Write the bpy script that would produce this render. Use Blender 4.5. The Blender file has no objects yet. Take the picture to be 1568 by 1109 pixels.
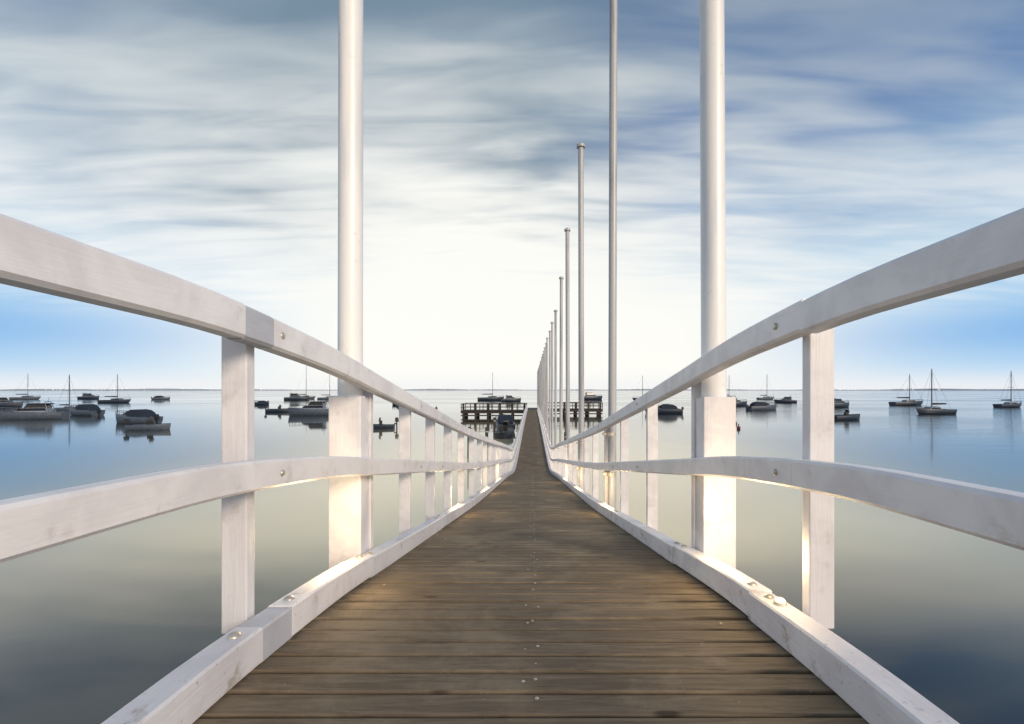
import bpy, bmesh, math, random
from mathutils import Vector, Matrix
random.seed(7)
E=4.5          # eye height over the water
scene=bpy.context.scene
scene.view_settings.view_transform='Standard'
scene.view_settings.look='None'
scene.view_settings.exposure=0
COL=scene.collection

def lin(c):
    r=[]
    for v in c:
        v=v/255.0
        r.append(v/12.92 if v<=0.04045 else ((v+0.055)/1.055)**2.4)
    return (r[0],r[1],r[2],1)

# ------------------------------------------------------------ node helpers
class NT:
    def __init__(s,tree): s.t=tree; s.n=tree.nodes; s.l=tree.links
    def node(s,typ,**kw):
        n=s.n.new(typ)
        for k,v in kw.items(): setattr(n,k,v)
        return n
    def put(s,sock,v):
        if v is None: return
        if hasattr(v,'is_output') or isinstance(v,bpy.types.NodeSocket): s.l.new(v,sock)
        else: sock.default_value=v
    def m(s,op,a,b=None,c=None,clamp=False):
        n=s.node('ShaderNodeMath',operation=op,use_clamp=clamp)
        s.put(n.inputs[0],a); s.put(n.inputs[1],b)
        if c is not None: s.put(n.inputs[2],c)
        return n.outputs[0]
    def mr(s,v,a,b,c=0.0,d=1.0,smooth=True):
        n=s.node('ShaderNodeMapRange'); n.interpolation_type='SMOOTHSTEP' if smooth else 'LINEAR'
        s.put(n.inputs[0],v)
        for i,x in enumerate((a,b,c,d)): n.inputs[i+1].default_value=x
        return n.outputs[0]
    def mix(s,f,a,b,mode='MIX'):
        n=s.node('ShaderNodeMix',data_type='RGBA',blend_type=mode)
        s.put(n.inputs[0],f); s.put(n.inputs[6],a); s.put(n.inputs[7],b)
        return n.outputs[2]
    def ramp(s,v,stops,interp='EASE'):
        n=s.node('ShaderNodeValToRGB'); cr=n.color_ramp; cr.interpolation=interp
        while len(cr.elements)<len(stops): cr.elements.new(0.5)
        for e,(p,c) in zip(cr.elements,stops): e.position=p
        for e,(p,c) in zip(cr.elements,stops): e.color=c
        s.put(n.inputs[0],v); return n.outputs[0]
    def noise(s,vec,scale,detail=4,rough=0.5,dist=0.0):
        n=s.node('ShaderNodeTexNoise'); s.put(n.inputs['Vector'],vec)
        n.inputs['Scale'].default_value=scale; n.inputs['Detail'].default_value=detail
        n.inputs['Roughness'].default_value=rough; n.inputs['Distortion'].default_value=dist
        return n.outputs[0]
    def comb(s,x,y,z):
        n=s.node('ShaderNodeCombineXYZ'); s.put(n.inputs[0],x); s.put(n.inputs[1],y); s.put(n.inputs[2],z); return n.outputs[0]
    def mapping(s,vec,scale=(1,1,1),rot=(0,0,0),loc=(0,0,0)):
        n=s.node('ShaderNodeMapping'); s.put(n.inputs[0],vec)
        n.inputs['Location'].default_value=loc; n.inputs['Rotation'].default_value=rot; n.inputs['Scale'].default_value=scale
        return n.outputs[0]

# ------------------------------------------------------------ world
SUN_EL=math.radians(22); SUN_AZ=math.radians(142)   # azimuth clockwise from +Y (behind the camera, to the right)
w=bpy.data.worlds.new("World"); scene.world=w; w.use_nodes=True
W=NT(w.node_tree); W.n.clear()
out=W.node('ShaderNodeOutputWorld'); bg=W.node('ShaderNodeBackground')
W.l.new(bg.outputs[0],out.inputs[0])
tc=W.node('ShaderNodeTexCoord'); sep=W.node('ShaderNodeSeparateXYZ'); W.l.new(tc.outputs['Generated'],sep.inputs[0])
dx,dy,dz=sep.outputs
z=W.m('MAXIMUM',dz,0.0)
az=W.m('ARCTAN2',dx,dy)
zz=W.m('ADD',z,0.10)
px=W.m('DIVIDE',dx,zz); py=W.m('DIVIDE',dy,zz)
P=W.comb(px,py,0.0)
v1=W.mapping(P,(1.0,2.4,1),(0,0,0.04),(3.1,1.7,0))
v2=W.mapping(P,(1.8,7.4,1),(0,0,-0.06),(7.7,4.2,0))
v3=W.mapping(P,(0.35,0.7,1),(0,0,0.0),(5.3,2.1,0))
n1=W.noise(v1,1.0,4,0.48,0.4); n2=W.noise(v2,1.0,3,0.45,0.5); n3=W.noise(v3,1.0,2,0.5,0.2)
nn=W.m('ADD',W.m('MULTIPLY',n1,0.40),W.m('ADD',W.m('MULTIPLY',n2,0.36),W.m('MULTIPLY',n3,0.24)))
cm=W.mr(nn,0.34,0.64)
base=W.ramp(z,[(0,lin((210,230,250))),(0.03,lin((178,216,248))),(0.09,lin((132,188,240))),(0.16,lin((165,208,242))),(0.22,lin((180,214,238))),(0.32,lin((146,180,214))),(0.48,lin((88,126,178))),(0.70,lin((64,98,150)))])
grey=W.m('MULTIPLY',W.m('MULTIPLY',W.mr(az,0.40,-0.05),W.mr(az,-0.95,-0.45,0.35,1.0)),W.mr(z,0.2,0.35,0,0.8))
base=W.mix(grey,base,lin((128,150,162)))
ccol=W.ramp(z,[(0.1,lin((250,252,254))),(0.30,lin((246,249,249))),(0.42,lin((218,227,228))),(0.55,lin((162,179,190))),(0.72,lin((118,141,170)))])
cov=W.mr(az,0.30,0.75,0.86,0.62)
cfac=W.m('MULTIPLY',W.m('MULTIPLY',cm,cov),W.mr(z,0.10,0.19))
col=W.mix(cfac,base,ccol)
aa=W.m('DIVIDE',W.m('ADD',az,0.03),0.66)
a2=W.m('MULTIPLY',aa,aa)
gauss=W.m('EXPONENT',W.m('MULTIPLY',W.m('MULTIPLY',a2,a2),-1.0))
gtop=W.m('EXPONENT',W.m('MULTIPLY',W.m('MULTIPLY',W.m('DIVIDE',W.m('ADD',az,0.12),0.54),W.m('DIVIDE',W.m('ADD',az,0.12),0.54)),-1.0))
gh=W.mr(z,0.12,0.32)
gauss=W.m('ADD',W.m('MULTIPLY',gauss,W.m('SUBTRACT',1.0,gh)),W.m('MULTIPLY',gtop,gh))
wob=W.m('ADD',z,W.m('MULTIPLY',W.m('SUBTRACT',nn,0.5),-0.85))
gl=W.m('MULTIPLY',gauss,W.mr(wob,0.24,0.68,1.0,0.0))
gl=W.m('MULTIPLY',gl,1.08,clamp=True)
col=W.mix(gl,col,(1.04,1.03,0.97,1))
# thin bright haze on the horizon
hz=W.mr(z,0.0,0.05,0.75,0.0)
col=W.mix(hz,col,lin((247,248,250)))
# light-polluted warm sky low over the town behind
back=W.m('MULTIPLY',W.mr(dy,-0.60,-0.96),W.mr(z,0.10,0.55,1.0,0.0))
col=W.mix(W.m('MULTIPLY',back,0.9),col,(1.75,1.42,1.02,1))
sky=W.node('ShaderNodeTexSky',sky_type='NISHITA'); sky.sun_disc=False
sky.sun_elevation=SUN_EL; sky.sun_rotation=SUN_AZ
nis=W.mix(1.0,sky.outputs[0],(0.08,0.08,0.08,1),'MULTIPLY')
col=W.mix(0.06,col,nis)
W.l.new(col,bg.inputs[0]); bg.inputs[1].default_value=1.0

# ------------------------------------------------------------ sun (soft, warm, behind the camera)
sd=bpy.data.lights.new("sun",'SUN'); sd.energy=2.9; sd.angle=math.radians(18); sd.color=(1.0,0.82,0.63)
so=bpy.data.objects.new("sun",sd); COL.objects.link(so)
sv=Vector((math.sin(SUN_AZ)*math.cos(SUN_EL),math.cos(SUN_AZ)*math.cos(SUN_EL),math.sin(SUN_EL)))
so.rotation_euler=sv.to_track_quat('Z','Y').to_euler(); so.location=(10,-20,20)

# ------------------------------------------------------------ materials
def newmat(name):
    m=bpy.data.materials.new(name); m.use_nodes=True
    t=NT(m.node_tree); b=m.node_tree.nodes['Principled BSDF']
    return m,t,b
def bump(t,b,h,strength,dist):
    n=t.node('ShaderNodeBump'); n.inputs['Strength'].default_value=strength; n.inputs['Distance'].default_value=dist
    t.put(n.inputs['Height'],h); t.l.new(n.outputs[0],b.inputs['Normal']); return n

def white_wood(name,axis,dirt=0.5,bmp=0.4,c1=(0.86,0.85,0.86,1),c2=(0.72,0.70,0.72,1)):
    m,t,b=newmat(name)
    geo=t.node('ShaderNodeNewGeometry'); pos=geo.outputs['Position']; rnd=geo.outputs['Random Per Island']
    sc={'y':(40,2.2,40),'z':(45,45,3.0)}[axis]
    g=t.noise(t.mapping(pos,sc),1.0,6,0.6,0.8)
    g2=t.noise(t.mapping(pos,tuple(v*3.5 for v in sc)),1.0,3,0.6)
    blot=t.noise(pos,4.5,6,0.62,0.5)
    c=t.mix(t.mr(blot,0.40,0.68),c1,c2)
    c=t.mix(t.m('MULTIPLY',rnd,0.38),c,(0.54,0.54,0.60,1))
    c=t.mix(t.mr(g,0.60,0.76,0,0.20),c,(0.52,0.47,0.42,1))
    worn=t.m('MULTIPLY',t.mr(t.noise(pos,9.0,6,0.7),0.57,0.70),dirt)
    c=t.mix(worn,c,(0.38,0.33,0.28,1))
    if dirt>0.6:
        speck=t.m('MULTIPLY',t.mr(t.noise(pos,60.0,4,0.7),0.62,0.70),0.5)
        c=t.mix(speck,c,(0.20,0.16,0.12,1))
    t.l.new(c,b.inputs['Base Color'])
    b.inputs['Roughness'].default_value=0.40
    h=t.m('ADD',t.m('MULTIPLY',g,0.7),t.m('MULTIPLY',g2,0.3))
    bump(t,b,h,bmp,0.006)
    return m
M_railY=white_wood("weathered_white_paint_long",'y',0.35,0.22)
M_kerb=white_wood("weathered_white_paint_kerb",'y',0.78,0.45)
M_postZ=white_wood("weathered_white_paint_upright",'z',0.30,0.45)
M_joint=white_wood("greyed_joint_paint",'y',0.5,0.35,(0.50,0.53,0.58,1),(0.38,0.40,0.45,1))

def steel(name,c1,c2):
    m,t,b=newmat(name)
    geo=t.node('ShaderNodeNewGeometry')
    n=t.noise(t.mapping(geo.outputs['Position'],(8,8,0.8)),1.0,5,0.6)
    c=t.mix(t.mr(n,0.45,0.68),c1,c2)
    n2=t.noise(geo.outputs['Position'],14,5,0.65)
    c=t.mix(t.mr(n2,0.62,0.75,0,0.4),c,(0.35,0.32,0.29,1))
    t.l.new(c,b.inputs['Base Color']); b.inputs['Roughness'].default_value=0.35
    bump(t,b,n2,0.1,0.002); return m
M_pole=steel("painted_steel",(0.82,0.82,0.82,1),(0.68,0.70,0.74,1))
M_pole2=steel("galvanised_steel",(0.44,0.45,0.47,1),(0.30,0.31,0.34,1))

m,t,b=newmat("deck_planks"); M_deck=m
geo=t.node('ShaderNodeNewGeometry'); pos=geo.outputs['Position']; rnd=geo.outputs['Random Per Island']
off=t.comb(t.m('MULTIPLY',rnd,37.0),0.0,t.m('MULTIPLY',rnd,11.0))
va=t.node('ShaderNodeVectorMath',operation='ADD'); t.l.new(t.mapping(pos,(3.2,42,20)),va.inputs[0]); t.l.new(off,va.inputs[1])
g=t.noise(va.outputs[0],1.0,7,0.65,1.2)
va2=t.node('ShaderNodeVectorMath',operation='ADD'); t.l.new(t.mapping(pos,(9,130,60)),va2.inputs[0]); t.l.new(off,va2.inputs[1])
g2=t.noise(va2.outputs[0],1.0,4,0.6,0.4)
pat=t.noise(pos,2.2,6,0.65,0.4)
c=t.mix(t.mr(g,0.34,0.68),(0.150,0.114,0.076,1),(0.275,0.220,0.150,1))
c=t.mix(t.m('MULTIPLY',rnd,0.5),c,(0.150,0.124,0.092,1))
c=t.mix(t.mr(pat,0.48,0.66,0,0.6),c,(0.32,0.26,0.18,1))
c=t.mix(t.mr(g2,0.56,0.72,0,0.45),c,(0.07,0.052,0.037,1))
vo=t.node('ShaderNodeTexVoronoi'); vo.inputs['Scale'].default_value=1.0
va3=t.node('ShaderNodeVectorMath',operation='ADD'); t.l.new(t.mapping(pos,(2.4,8.0,5)),va3.inputs[0]); t.l.new(off,va3.inputs[1])
t.l.new(va3.outputs[0],vo.inputs['Vector'])
kn=t.mr(vo.outputs['Distance'],0.04,0.11,0.75,0.0)
c=t.mix(kn,c,(0.03,0.02,0.014,1))
spk=t.noise(pos,85,3,0.6)
c=t.mix(t.mr(spk,0.66,0.75,0,0.40),c,(0.5,0.45,0.38,1))
t.l.new(c,b.inputs['Base Color']); b.inputs['Roughness'].default_value=0.75
b.inputs['Specular IOR Level'].default_value=0.15
bump(t,b,t.m('ADD',t.m('MULTIPLY',g,0.6),t.m('MULTIPLY',g2,0.5)),0.6,0.006)

def simple(name,color,rough=0.5,metal=0.0,var=0.3,scale=3.0):
    m,t,b=newmat(name)
    geo=t.node('ShaderNodeNewGeometry')
    n=t.noise(geo.outputs['Position'],scale,4,0.6)
    dark=tuple(v*(1-var) for v in color[:3])+(1,)
    c=t.mix(t.mr(n,0.35,0.65),dark,tuple(color[:3])+(1,))
    t.l.new(c,b.inputs['Base Color']); b.inputs['Roughness'].default_value=rough; b.inputs['Metallic'].default_value=metal
    return m
M_under=simple("dark_timber",(0.05,0.043,0.038),0.85)
M_bolt=simple("galvanised_bolt",(0.62,0.58,0.50),0.4,0.5,0.3,60)
M_hull_d=simple("hull_dark",(0.020,0.034,0.060),0.45)
M_hull_g=simple("hull_grey",(0.070,0.095,0.135),0.5)
M_hull_w=simple("hull_white",(0.20,0.24,0.31),0.45)
M_glass=simple("boat_glass",(0.010,0.013,0.017),0.15)
M_canvas=simple("boat_canvas",(0.012,0.024,0.048),0.85)
M_mast=simple("mast_alloy",(0.10,0.12,0.15),0.5,0.2)
M_black=simple("black_plastic",(0.015,0.015,0.017),0.5)
M_red=simple("red_buoy_paint",(0.16,0.02,0.018),0.5)
M_land=simple("distant_land",(0.36,0.40,0.46),0.9,0,0.15,0.004)

m,t,b=newmat("sea_water"); M_water=m
geo=t.node('ShaderNodeNewGeometry'); pos=geo.outputs['Position']
b.inputs['Roughness'].default_value=0.10; b.inputs['IOR'].default_value=1.72
sepw=t.node('ShaderNodeSeparateXYZ'); t.l.new(pos,sepw.inputs[0])
# deep water is dark; the cream glow beside the jetty is painted into the base colour
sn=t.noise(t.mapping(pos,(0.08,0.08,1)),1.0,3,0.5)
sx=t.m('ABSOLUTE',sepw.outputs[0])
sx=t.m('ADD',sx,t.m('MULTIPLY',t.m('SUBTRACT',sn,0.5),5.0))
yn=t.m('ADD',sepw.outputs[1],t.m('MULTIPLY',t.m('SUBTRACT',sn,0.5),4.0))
painted_glow=t.m('MULTIPLY',t.mr(sx,5.0,24.0,1.0,0.0),t.m('MULTIPLY',t.mr(yn,7.0,15.0),t.mr(yn,22.0,75.0,1.0,0.0)))
wc=t.mix(painted_glow,(0.012,0.020,0.020,1),(0.88,0.74,0.42,1)); t.l.new(wc,b.inputs['Base Color'])
r1=t.noise(t.mapping(pos,(0.10,0.55,1)),1.0,3,0.55,0.4)
r2=t.noise(t.mapping(pos,(0.9,2.6,1)),1.0,3,0.5)
patch=t.noise(t.mapping(pos,(0.010,0.03,1),(0,0,0),(3,0,0)),1.0,3,0.5)
right=t.mr(sepw.outputs[0],25.0,60.0)
amt=t.m('ADD',0.06,t.m('MULTIPLY',right,3.0))
h=t.m('MULTIPLY',t.m('ADD',t.m('MULTIPLY',r1,0.8),t.m('MULTIPLY',r2,0.35)),amt)
bump(t,b,h,0.35,0.12)
rr=t.mr(patch,0.4,0.65,0.05,0.12); t.l.new(rr,b.inputs['Roughness'])

# ------------------------------------------------------------ mesh builder
class MB:
    def __init__(s): s.v=[]; s.f=[]; s.mi=[]; s.mats=[]; s.sm=[]
    def mid(s,mat):
        if mat not in s.mats: s.mats.append(mat)
        return s.mats.index(mat)
    def add(s,vs,fs,mat,smooth=False,M=None):
        o=len(s.v); i=s.mid(mat)
        for v in vs:
            v=Vector(v)
            s.v.append(tuple(M@v if M else v))
        for f in fs: s.f.append(tuple(k+o for k in f)); s.mi.append(i); s.sm.append(smooth)
    def box(s,x0,x1,y0,y1,z0,z1,mat,ch=0.0,M=None,tz=None):
        if ch<=0:
            vs=[(x,y,zv) for zv in (z0,z1) for y in (y0,y1) for x in (x0,x1)]
            fs=[(0,2,3,1),(4,5,7,6),(0,1,5,4),(2,6,7,3),(0,4,6,2),(1,3,7,5)]
            s.add(vs,fs,mat,False,M); return
        bm=bmesh.new(); bmesh.ops.create_cube(bm,size=1)
        bmesh.ops.scale(bm,vec=(x1-x0,y1-y0,z1-z0),verts=bm.verts)
        bmesh.ops.translate(bm,vec=((x0+x1)/2,(y0+y1)/2,(z0+z1)/2),verts=bm.verts)
        bmesh.ops.bevel(bm,geom=bm.edges[:],offset=ch,segments=2,affect='EDGES',profile=0.5)
        bm.verts.index_update()
        vs=[v.co.copy() for v in bm.verts]; fs=[[v.index for v in f.verts] for f in bm.faces]
        bm.free(); s.add(vs,fs,mat,False,M)
    def cyl(s,p0,p1,r0,r1,mat,n=16,smooth=True,caps=True):
        p0=Vector(p0); p1=Vector(p1); d=(p1-p0).normalized()
        a=d.orthogonal().normalized(); b2=d.cross(a)
        vs=[];fs=[]
        for p,r in ((p0,r0),(p1,r1)):
            for i in range(n):
                th=2*math.pi*i/n; vs.append(p+a*math.cos(th)*r+b2*math.sin(th)*r)
        for i in range(n): fs.append((i,(i+1)%n,n+(i+1)%n,n+i))
        s.add(vs,fs,mat,smooth)
        if caps:
            s.add(vs[:n],[tuple(reversed(range(n)))],mat); s.add(vs[n:],[tuple(range(n))],mat)
    def dome(s,c,r,h,mat,n=14,rings=4,axis='z'):
        vs=[];fs=[]
        for j in range(rings):
            a=j/rings*math.pi/2
            for i in range(n):
                th=2*math.pi*i/n; vs.append((math.cos(a)*r*math.cos(th),math.cos(a)*r*math.sin(th),math.sin(a)*h))
        vs.append((0,0,h))
        for j in range(rings-1):
            for i in range(n): fs.append((j*n+i,j*n+(i+1)%n,(j+1)*n+(i+1)%n,(j+1)*n+i))
        for i in range(n): fs.append(((rings-1)*n+i,(rings-1)*n+(i+1)%n,rings*n))
        if axis=='z': M=Matrix.Translation(c)
        elif axis=='x': M=Matrix.Translation(c)@Matrix.Rotation(math.pi/2,4,'Y')
        else: M=Matrix.Translation(c)@Matrix.Rotation(-math.pi/2,4,'Y')
        s.add(vs,fs,mat,True,M)
    def sweep(s,path,prof,mat):
        n=len(prof); vs=[];fs=[]
        for k,(y,zv) in enumerate(path):
            for (x,dz_) in prof: vs.append((x,y,zv+dz_))
        for k in range(len(path)-1):
            for i in range(n): fs.append((k*n+i,k*n+(i+1)%n,(k+1)*n+(i+1)%n,(k+1)*n+i))
        fs.append(tuple(reversed(range(n)))); fs.append(tuple((len(path)-1)*n+i for i in range(n)))
        s.add(vs,fs,mat)
    def obj(s,name,parent=None,loc=(0,0,0),rotz=0.0):
        me=bpy.data.meshes.new(name); me.from_pydata(s.v,[],s.f)
        for mm in s.mats: me.materials.append(mm)
        me.polygons.foreach_set('material_index',s.mi); me.polygons.foreach_set('use_smooth',s.sm)
        me.update()
        bm=bmesh.new(); bm.from_mesh(me); bmesh.ops.recalc_face_normals(bm,faces=bm.faces); bm.to_mesh(me); bm.free()
        o=bpy.data.objects.new(name,me); COL.objects.link(o); o.location=loc; o.rotation_euler=(0,0,rotz)
        if parent: o.parent=parent
        return o
def empty(name):
    o=bpy.data.objects.new(name,None); COL.objects.link(o); o.empty_display_size=0.3; return o

# ------------------------------------------------------------ deck profile (hump, ramp down, level run)
PR=[(-4,-.74),(0,-.745),(1.0,-.765),(1.7,-.83),(2.56,-.97),(3.7,-1.16),(6,-1.54),(10,-2.13),(15,-2.85),(19,-3.46),(21,-3.66),(24,-3.70),(32,-3.60),(45,-3.42),(60,-3.38),(120,-3.38)]
def slopes():
    n=len(PR); d=[(PR[i+1][1]-PR[i][1])/(PR[i+1][0]-PR[i][0]) for i in range(n-1)]
    m=[d[0]]+[0]*(n-2)+[d[-1]]
    for i in range(1,n-1):
        m[i]=0 if d[i-1]*d[i]<=0 else 2*d[i-1]*d[i]/(d[i-1]+d[i])
    return m
SL=slopes()
def deck(y):
    for i in range(len(PR)-1):
        if y<=PR[i+1][0] or i==len(PR)-2:
            x0,y0=PR[i]; x1,y1=PR[i+1]; h=x1-x0; tt=(y-x0)/h
            return E+(2*tt**3-3*tt**2+1)*y0+(tt**3-2*tt**2+tt)*h*SL[i]+(-2*tt**3+3*tt**2)*y1+(tt**3-tt**2)*h*SL[i+1]
YEND=76.0
def rng(a,b,step):
    n=max(1,int(math.ceil((b-a)/step))); return [a+(b-a)*i/n for i in range(n+1)]

jetty=empty("wooden_jetty")
mb=MB(); y=-2.5; pitch=0.094; k=0
while y<YEND:
    wv=0.079+random.uniform(-.002,.002)
    yc=y+pitch/2; zc=deck(yc); sl=math.atan((deck(yc+.05)-deck(yc-.05))/.1)
    M=Matrix.Translation((random.uniform(-.004,.004),yc,zc+random.uniform(-.002,.002)))@Matrix.Rotation(sl,4,'X')@Matrix.Rotation(random.uniform(-.0015,.0015),4,'Z')@Matrix.Rotation(random.uniform(-.0012,.0012),4,'Y')
    mb.box(-.815,.815,-wv/2,wv/2,-.03,0,M_deck,0.005 if y<14 else 0,M)
    y+=pitch; k+=1
mb.obj("deck_planks",jetty)
# nail heads
mb=MB(); y=-2.5; k=0
while y<16:
    yc=y+pitch/2
    for x in ((-.015,.012) if k%2 else (0.02,)):
        if random.random()<0.75:
            mb.dome((x+random.uniform(-.012,.012),yc+random.uniform(-.02,.02),deck(yc)+.0005),.0055,.002,M_bolt,8,2)
    for sx in (-.66,.66):
        if random.random()<.15: mb.dome((sx+random.uniform(-.02,.02),yc,deck(yc)+.0005),.005,.002,M_bolt,8,2)
    y+=pitch; k+=1
mb.obj("nail_heads",jetty)
# structure under the deck
mb=MB()
for x in (-.70,0,.70):
    mb.sweep([(yy,deck(yy)-.04) for yy in rng(-2.5,YEND,.5)],[(x-.04,-.16),(x+.04,-.16),(x+.04,0),(x-.04,0)],M_under)
yy=1.0
while yy<YEND:
    for x in (-.62,.62): mb.cyl((x,yy,-1.5),(x,yy,deck(yy)-.2),.10,.09,M_under,12)
    mb.box(-.74,.74,yy-.05,yy+.05,deck(yy)-.42,deck(yy)-.22,M_under)
    yy+=3.2
mb.obj("piles_and_beams",jetty)

def chprof(x0,x1,z0,z1,c=.006):
    return [(x0+c,z0),(x1-c,z0),(x1,z0+c),(x1,z1-c),(x1-c,z1),(x0+c,z1),(x0,z1-c),(x0,z0+c)]
mb=MB()
for s,js in ((-1,[-2.5,-.2,1.30,1.46,2.2,3.9,6.2]),(1,[-2.5,.1,1.62,2.5,4.4,6.4])):
    js=js+[6.4+2.4*i for i in range(1,29)]+[YEND]
    for i,(a,b_) in enumerate(zip(js[:-1],js[1:])):
        jig=random.uniform(-.005,.005)
        path=[(v,deck(v)+jig) for v in rng(a+.001,b_-.001,.12 if a<8 else .5)]
        x0,x1=sorted((s*.770,s*.852)); mb.sweep(path,chprof(x0+jig*.5,x1+jig*.5,.003,.105),M_joint if b_-a<.3 else M_kerb)
        if a<12:
            for q in ((a+.06),(b_-.06)):
                if q>0 and b_-a>.3: mb.dome((s*.812,q,deck(q)+.105+jig),.017,.011,M_bolt)
mb.obj("edge_kerbs",jetty)

# low warm kerb lamps (the bright studs on the kerbs in the photograph)
m,t,b=newmat("kerb_lamp_lens"); b.inputs['Base Color'].default_value=(.9,.8,.6,1); b.inputs['Emission Color'].default_value=(1,.80,.52,1); b.inputs['Emission Strength'].default_value=1.2
M_lens=m
def kerb_lamp(s,q,pw):
    R=empty("kerb_lamp"); mb=MB(); zt=deck(q)+.107
    mb.cyl((s*.812,q,zt-.004),(s*.812,q,zt+.006),.020,.019,M_bolt,18)
    mb.dome((s*.812,q,zt+.006),.0165,.012,M_lens,18,5); mb.obj("lamp_body",R)
    ld=bpy.data.lights.new("kerb_lamp_light",'POINT'); ld.energy=pw; ld.color=(1,.72,.38); ld.shadow_soft_size=.07
    lo=bpy.data.objects.new("light",ld); COL.objects.link(lo); lo.location=(s*.835,q,zt+.15); lo.parent=R
for q in (1.95,5.0,8.2,11.4): kerb_lamp(-1,q,5.0)
for q in (1.49,2.0,5.1,8.3,11.5): kerb_lamp(1,q,1.8 if q<1.6 else 5.0)

# railings
LP=[-1.6,-.7,.2,1.38,2.44,3.22,4.02,4.85,5.75]; RP=[-1.6,-.7,.25,1.42,2.44,3.42,4.45,5.45]
q=LP[-1]
while q<YEND-1: q+=1.0; LP.append(q)
q=RP[-1]
while q<YEND-1: q+=1.05; RP.append(q)
for s,posts,H in ((-1,LP,1.02),(1,RP,1.06)):
    R=empty("wooden_railing")
    js=[-2.5,-.6,1.27 if s<0 else 1.36,1.41 if s<0 else 2.52,3.2,5.3]+[5.3+2.1*i for i in range(1,34)]; js=[j for j in js if j<YEND-.5]+[YEND]
    mb=MB()
    for a,b_ in zip(js[:-1],js[1:]):
        jig=random.uniform(-.004,.004)
        path=[(v,deck(v)+H+jig) for v in rng(a+.0008,b_-.0008,.12 if a<8 else .5)]
        x0,x1=sorted((s*.800,s*.862)); mb.sweep(path,chprof(x0+jig*.6,x1+jig*.3,-.097,0,.009),M_joint if b_-a<.3 else M_railY)
    for q in (posts[3]+.08,posts[5]+.06,posts[6]+.05,posts[7]+.05):
        mb.dome((s*.800,q,deck(q)+H-.045),.012,.006,M_bolt,12,3,'x' if s<0 else '-x')
        mb.dome((s*.800,q,deck(q)+.535),.011,.006,M_bolt,12,3,'x' if s<0 else '-x')
    mb.obj("handrail",R)
    mb=MB()
    js2=[j for j in js if not (s<0 and abs(j-1.41)<.01)]
    for a,b_ in zip(js2[:-1],js2[1:]):
        a2=a+.05; b2=b_+.05
        path=[(v,deck(v)+.58) for v in rng(a2,b2-.0015,.12 if a<8 else .5)]
        x0,x1=sorted((s*.802,s*.860)); mb.sweep(path,chprof(x0,x1,-.088,0,.008),M_railY)
    mb.obj("middle_rail",R)
    mb=MB()
    for yy in posts:
        d0=deck(yy)
        x0,x1=sorted((s*.866,s*.944))
        mb.box(x0,x1,yy,yy+.042,d0-.02 if yy>1.5 else d0+.05,d0+H-.035,M_postZ,.004 if yy<7 else 0)
    mb.obj("posts",R)

# tall poles
def pole(y,s,r,sleeve=False,top=6.5,lean=0.0):
    R=empty("tall_pole"); mb=MB()
    x=s*(.944 if sleeve else .935); d0=deck(y)
    yb=y; mt=M_pole if sleeve else M_pole2
    z0=d0+.30 if sleeve else -1.0
    top=top if y<18 else (E+3.12-d0)
    mb.cyl((x,yb,z0),(x+lean,yb,d0+top),r,r*.93,mt,28)
    mb.cyl((x+lean,yb,d0+top),(x+lean,yb,d0+top+.05),r*1.45,r*1.45,mt,24)
    mb.cyl((x+lean,yb,d0+top+.05),(x+lean,yb,d0+top+.08),r*1.45,r*.6,mt,24)
    mb.obj("pole",R)
    mb=MB()
    if sleeve:
        hs=.905 if s<0 else .90
        mb.box(x-.082,x+.082,yb-.072,yb-.0,d0-.03,d0+hs,M_postZ,.006)
        mb.box(x-.070,x+.070,yb+.003,yb+.072,d0-.03,d0+hs-.01,M_postZ,.006)
    else:
        for h in (.45,.92):
            mb.cyl((x,yb,d0+h-.02),(x,yb,d0+h+.02),r*1.18,r*1.18,M_bolt,20)
            mb.box(x-.10 if s>0 else x+.02, x-.02 if s>0 else x+.10, yb-.02,yb+.02,d0+h-.015,d0+h+.015,M_bolt,.002)
    mb.obj("sleeve" if sleeve else "brackets",R)
pole(2.36,-1,.062,True,lean=.01); pole(2.36,1,.062,True,lean=-.03)
yy=5.4
while yy<YEND+8:
    pole(yy,1,.050 if yy<6 else .055,lean=.03 if yy<6 else random.uniform(-.03,.03)); yy+=3.2

# ------------------------------------------------------------ pier head (T-shaped platform)
mb=MB(); dk=E-3.38
def platform(mb,xa,xb,ya,yb):
    yv=ya
    while yv<yb-.1:
        mb.box(xa,xb,yv,yv+.13,dk-.05,dk-.004,M_under); yv+=.145
    for xx in rng(xa+.4,xb-.4,2.1):
        for y3 in (ya+.4,(ya+yb)/2,yb-.4): mb.cyl((xx,y3,-1.5),(xx,y3,dk+.0 if y3>ya+1 else dk+1.2),.18,.17,M_under,10)
    for y3 in (ya+.25,yb-.25): mb.box(xa,xb,y3-.1,y3+.1,dk-.42,dk-.06,M_under)
    mb.box(xa,xb,ya+.28,ya+.36,.25,.45,M_under)
    for y3 in (ya+.1,yb-.1):
        for xx in rng(xa+.1,xb-.1,1.6): mb.box(xx-.06,xx+.06,y3-.05,y3+.05,dk,dk+1.1,M_under)
        mb.box(xa,xb,y3-.03,y3+.03,dk+1.03,dk+1.14,M_under); mb.box(xa,xb,y3-.03,y3+.03,dk+.5,dk+.59,M_under)
platform(mb,-11.5,-.86,73,78); platform(mb,.99,12.2,78.5,83)
mb.box(-.85,.97,YEND,86,dk-.06,dk-.003,M_under)
mb.obj("pier_head")

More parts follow.
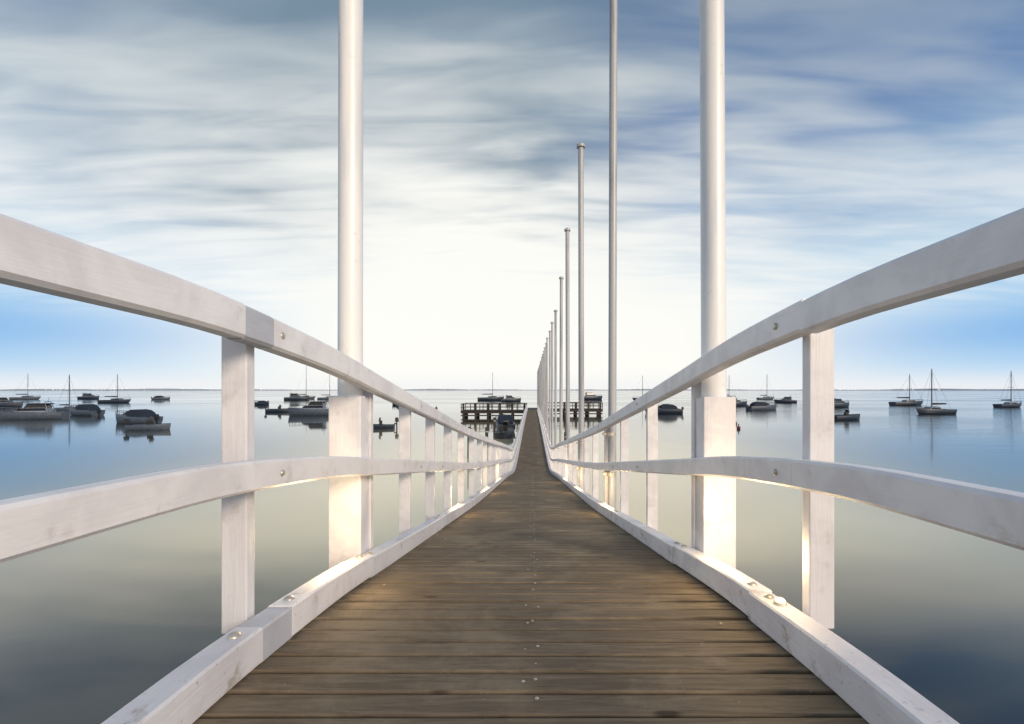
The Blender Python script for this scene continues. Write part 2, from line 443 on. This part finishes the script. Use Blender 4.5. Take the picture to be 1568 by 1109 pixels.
# mooring piles
def pile(x,y,h,r=.14):
    mb=MB(); mb.cyl((x,y,-2),(x,y,h),r,r*.9,M_under,14); mb.dome((x,y,h),r*.9,r*.5,M_under,14,3)
    mb.cyl((x,y,h-.35),(x,y,h-.27),r*1.06,r*1.06,M_bolt,14)
    mb.obj("mooring_pile")
pile(-4.15,30,2.0); pile(-3.6,36,1.5); pile(2.5,34,1.3); pile(-3.9,47,1.6); pile(3.3,52,1.9); pile(4.4,60,1.9)

# ------------------------------------------------------------ boats
def hull(mb,L,B,H,mat,matdeck,n=14,rake=.12):
    secs=[];
    for i in range(n+1):
        t_=i/n
        b_=B/2*(.86+.14*min(1,t_/.3)) if t_<.4 else B/2*max(.015,1-((t_-.4)/.6)**2.4)
        h=H*(1+.30*t_*t_)
        x=-L/2+L*t_
        secs.append([(x-(rake*L*.4*t_**4),0,-.3),(x-(rake*L*.3*t_**4),b_*.72,-.12),(x-(rake*L*.12*t_**4),b_*.93,.35*h),(x,b_,h),(x,b_*.96,h+.05),(x,b_*.9,h-.02)])
    for sgn in (1,-1):
        vs=[];fs=[];m_=6
        for sc in secs:
            for p in sc: vs.append((p[0],p[1]*sgn,p[2]))
        for i in range(n):
            for j in range(m_-1): fs.append((i*m_+j,i*m_+j+1,(i+1)*m_+j+1,(i+1)*m_+j))
        mb.add(vs,fs,mat,True)
    vs=[];fs=[]
    for sc in secs: vs+= [(sc[5][0],sc[5][1],sc[5][2]),(sc[5][0],-sc[5][1],sc[5][2])]
    for i in range(n): fs.append((2*i,2*i+1,2*i+3,2*i+2))
    mb.add(vs,fs,matdeck)
    s0=secs[0]; vs=[(p[0],p[1],p[2]) for p in s0[:4]]+[(p[0],-p[1],p[2]) for p in reversed(s0[1:4])]
    mb.add(vs,[tuple(range(len(vs)))],mat)
def trap(mb,x0,x1,x0t,x1t,w,wt,z0,z1,mat):
    vs=[(x0,-w,z0),(x1,-w,z0),(x1,w,z0),(x0,w,z0),(x0t,-wt,z1),(x1t,-wt,z1),(x1t,wt,z1),(x0t,wt,z1)]
    mb.add(vs,[(0,3,2,1),(4,5,6,7),(0,1,5,4),(1,2,6,5),(2,3,7,6),(3,0,4,7)],mat)
def outboard(mb,L,s=1.0):
    x=-L/2
    trap(mb,x-.5*s,x-.08,x-.42*s,x-.12,.2*s,.15*s,.75*s,1.25*s,M_black)
    mb.box(x-.34*s,x-.2*s,-.07,.07,-.5,.76*s,M_black); mb.box(x-.2*s,x+.02,-.12,.12,.45*s,.6*s,M_black)
def rail(mb,L,B,H):
    pts=[]
    for i in range(6):
        t_=.55+.42*i/5; b_=B/2*max(.03,1-((t_-.4)/.6)**2.4)*.9; pts.append((-L/2+L*t_,b_,H*(1+.3*t_*t_)))
    for sg in (1,-1):
        for i,p in enumerate(pts):
            mb.cyl((p[0],p[1]*sg,p[2]),(p[0],p[1]*sg,p[2]+.55),.025,.025,M_mast,6)
            if i: q_=pts[i-1]; mb.cyl((q_[0],q_[1]*sg,q_[2]+.55),(p[0],p[1]*sg,p[2]+.55),.03,.03,M_mast,6)
def boat(kind,L,xp,yp,rot,hm=None,name=None,mast=None):
    """xp lateral metres, yp distance metres"""
    mb=MB(); hm=hm or random.choice([M_hull_d,M_hull_g,M_hull_d])
    if kind=='cruiser':
        B=.33*L; H=.125*L; hull(mb,L,B,H,hm,M_hull_g)
        trap(mb,-.28*L,.24*L,-.25*L,.10*L,B*.36,B*.30,H*.95,H*1.75,M_hull_w)
        trap(mb,-.265*L,.175*L,-.25*L,.115*L,B*.363,B*.318,H*1.32,H*1.68,M_glass)
        trap(mb,-.26*L,.06*L,-.24*L,.02*L,B*.31,B*.27,H*1.76,H*2.25,M_glass)
        trap(mb,-.30*L,.03*L,-.28*L,.0,B*.32,B*.29,H*2.26,H*2.40,M_canvas)
        for sg in (-1,1):
            mb.cyl((-.30*L,sg*B*.36,H),(-.24*L,sg*B*.28,H*2.6),.05,.05,M_hull_w,8)
        mb.cyl((-.24*L,-B*.28,H*2.6),(-.24*L,B*.28,H*2.6),.06,.06,M_hull_w,8)
        mb.cyl((-.24*L,0,H*2.6),(-.26*L,0,H*3.3),.03,.02,M_mast,6)
        rail(mb,L,B,H); nm='motor_cruiser'
    elif kind=='runabout':
        B=.34*L; H=.12*L; hull(mb,L,B,H,hm,M_hull_w)
        trap(mb,.0*L,.30*L,.0,.20*L,B*.34,B*.24,H*1.0,H*1.35,M_hull_w)
        trap(mb,-.02*L,.17*L,.0,.08*L,B*.33,B*.26,H*1.36,H*1.95,M_glass)
        prof=[(-.40,1.05),(-.36,1.65),(-.27,2.05),(-.14,2.2),(-.02,2.15),(.05,1.9)]
        for (xa,za),(xb,zb) in zip(prof[:-1],prof[1:]):
            mb.add([(xa*L,-B*.36,H),(xb*L,-B*.36,H),(xb*L,-B*.30,H*zb),(xa*L,-B*.30,H*za),(xa*L,B*.30,H*za),(xb*L,B*.30,H*zb),(xb*L,B*.36,H),(xa*L,B*.36,H)],[(0,1,2,3),(3,2,5,4),(4,5,6,7)],M_canvas)
        outboard(mb,L,1.0); rail(mb,L,B,H); nm='motorboat'
    elif kind=='dinghy':
        B=.36*L; H=.12*L; hull(mb,L,B,H,hm,M_black)
        for xx in (-.2*L,.08*L): mb.box(xx-.12,xx+.12,-B*.42,B*.42,H*.95,H*1.12,M_hull_g)
        mb.box(-.05*L,.05*L,-.2,.2,H,H+.55,M_black,.03); trap(mb,.02*L,.07*L,-.01*L,.04*L,.25,.2,H+.5,H+.9,M_glass)
        outboard(mb,L,1.0); nm='dinghy'
    else:
        B=.28*L; H=.10*L; hull(mb,L,B,H,hm,M_hull_g,rake=.3)
        trap(mb,-.12*L,.24*L,-.10*L,.17*L,B*.32,B*.26,H*1.0,H*1.62,M_hull_w)
        trap(mb,-.08*L,.17*L,-.07*L,.15*L,B*.325,B*.285,H*1.2,H*1.45,M_glass)
        hgt=mast or L*1.05; mx=.06*L
        mb.cyl((mx,0,H),(mx,0,hgt),.11,.07,M_mast,8)
        mb.cyl((mx,0,H*2.1),(mx-.42*L,0,H*2.2),.06,.06,M_mast,8)
        mb.cyl((mx-.03,0,H*2.32),(mx-.40*L,0,H*2.35),.17,.10,M_canvas,8)
        for p in ((.49*L,0,H*1.3),(-.49*L,0,H),(mx-.1,B*.46,H),(mx-.1,-B*.46,H)): mb.cyl(p,(mx,0,hgt*.97),.014,.014,M_mast,4)
        for sg in (-1,1): mb.cyl((mx,0,hgt*.55),(mx-.15,sg*B*.35,hgt*.55),.03,.03,M_mast,5)
        rail(mb,L,B,H); nm='sailboat'
    return mb.obj(name or nm,None,(xp,yp,0.0),rot)
def at(px_,py_,dist_=None):
    d=E*697/(py_-597.0) if dist_ is None else dist_
    return (px_-815)/697*d, d
def B_(kind,cx,wy,Lpx,rot,hm=None,masty=None):
    x,d=at(cx,wy); L=Lpx*d/697/max(.55,abs(math.cos(rot)))
    mast=E+(597-masty)*d/697 if masty else None
    boat(kind,L,x,d,rot,hm,mast=mast)
PI=math.pi
B_('cruiser',5,624,50,.2,M_hull_d)
B_('cruiser',48,642,76,PI+.35,M_hull_g)
B_('sailboat',40,612,34,.3,M_hull_g,572)
B_('runabout',128,636,62,PI-.3,M_hull_g)
B_('sailboat',104,628,34,.1,M_hull_g,574)
B_('cruiser',137,611,28,.1)
B_('sailboat',177,617,42,.15,M_hull_d,573)
B_('runabout',207,648,78,PI-.25,M_hull_g)
B_('dinghy',230,658,58,.12,M_hull_g)
B_('runabout',247,612,22,.3)
B_('runabout',399,620,24,2.9)
B_('dinghy',428,631,36,.1,M_hull_d)
B_('cruiser',455,613,34,.2,M_hull_d)
B_('sailboat',467,611,30,.2,M_hull_g,560)
B_('cruiser',478,636,70,PI+.1,M_hull_g)
B_('sailboat',503,612,30,.2,M_hull_g,572)
B_('dinghy',583,656,40,PI+.15,M_hull_d)
B_('cruiser',612,620,26,2.8)
B_('sailboat',752,613,40,.2,M_hull_d,570)
B_('cruiser',783,615,30,.2,M_hull_d)
B_('cruiser',906,612,34,.2,M_hull_d)
B_('sailboat',986,614,34,2.9,M_hull_d,575)
B_('runabout',1015,633,54,PI-.1,M_hull_d)
B_('cruiser',1125,622,42,.2,M_hull_d)
B_('sailboat',1115,611,26,.2,M_hull_g,574)
B_('runabout',1168,628,48,.2,M_hull_g)
B_('sailboat',1173,612,28,.2,M_hull_g,573)
B_('cruiser',1202,617,30,2.9)
B_('cruiser',1284,624,42,.3,M_hull_d)
B_('dinghy',1296,643,52,.25,M_hull_d)
B_('sailboat',1390,621,52,.1,M_hull_d,573)
B_('sailboat',1430,634,66,PI+.2,M_hull_d,565)
B_('sailboat',1546,624,48,.2,M_hull_d,568)
boat('runabout',6.5,-3.2,52,PI/2+.15,M_hull_d)
boat('dinghy',4.5,-2.6,44,PI/2-.1,M_hull_d)
def buoy(px_,py_,r):
    x,d=at(px_,py_); mb=MB(); 
    mb.cyl((x,d,-.1),(x,d,.28*r),.30*r,.42*r,M_red,14); mb.dome((x,d,.28*r),.42*r,.4*r,M_red,14,5)
    mb.cyl((x,d,.6*r),(x,d,1.0*r),.05,.04,M_black,8); mb.dome((x,d,1.0*r),.1,.1,M_black,8,3)
    mb.obj("buoy")
buoy(1126,650,.55); buoy(1131,657,.5); buoy(1113,682,.2); buoy(668,627,.8)

# ------------------------------------------------------------ water, far shore
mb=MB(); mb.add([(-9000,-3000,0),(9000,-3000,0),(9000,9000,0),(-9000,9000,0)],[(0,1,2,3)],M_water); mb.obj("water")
mb=MB(); vs=[];fs=[]
N=260
for i in range(N+1):
    a=math.radians(-75+150*i/N); D=3400
    x,y_=math.sin(a)*D,math.cos(a)*D
    h=6+3*math.sin(i*.13)+2*math.sin(i*.41+1)+random.uniform(-1,1)
    vs+=[(x,y_,-1),(x*1.01,y_*1.01,max(2.5,h)),(x*1.15,y_*1.15,max(3.5,h)+1),(x*1.3,y_*1.3,-1)]
for i in range(N):
    for j in range(3): fs.append((4*i+j,4*i+j+1,4*(i+1)+j+1,4*(i+1)+j))
mb.add(vs,fs,M_land); mb.obj("distant_shoreline")
m,t,b=newmat("shore_lamp"); b.inputs['Emission Color'].default_value=(1,.90,.72,1); b.inputs['Emission Strength'].default_value=3; b.inputs['Base Color'].default_value=(.8,.7,.5,1)
mb=MB()
for i in range(170):
    a=math.radians(random.uniform(-52,50)); D=3380; s_=random.uniform(.8,1.7)
    mb.dome((math.sin(a)*D,math.cos(a)*D,random.uniform(3,12)),s_,s_,m,6,2)
mb.obj("shore_town_lights")

# ------------------------------------------------------------ camera
cd=bpy.data.cameras.new("camera"); cam=bpy.data.objects.new("camera",cd); COL.objects.link(cam)
cam.location=(0,0,E); cam.rotation_euler=(math.radians(90),0,0)
cd.sensor_width=36; cd.lens=36*697/1568; cd.shift_x=-31/1568; cd.shift_y=42.5/1568
cd.clip_start=.05; cd.clip_end=20000
scene.camera=cam
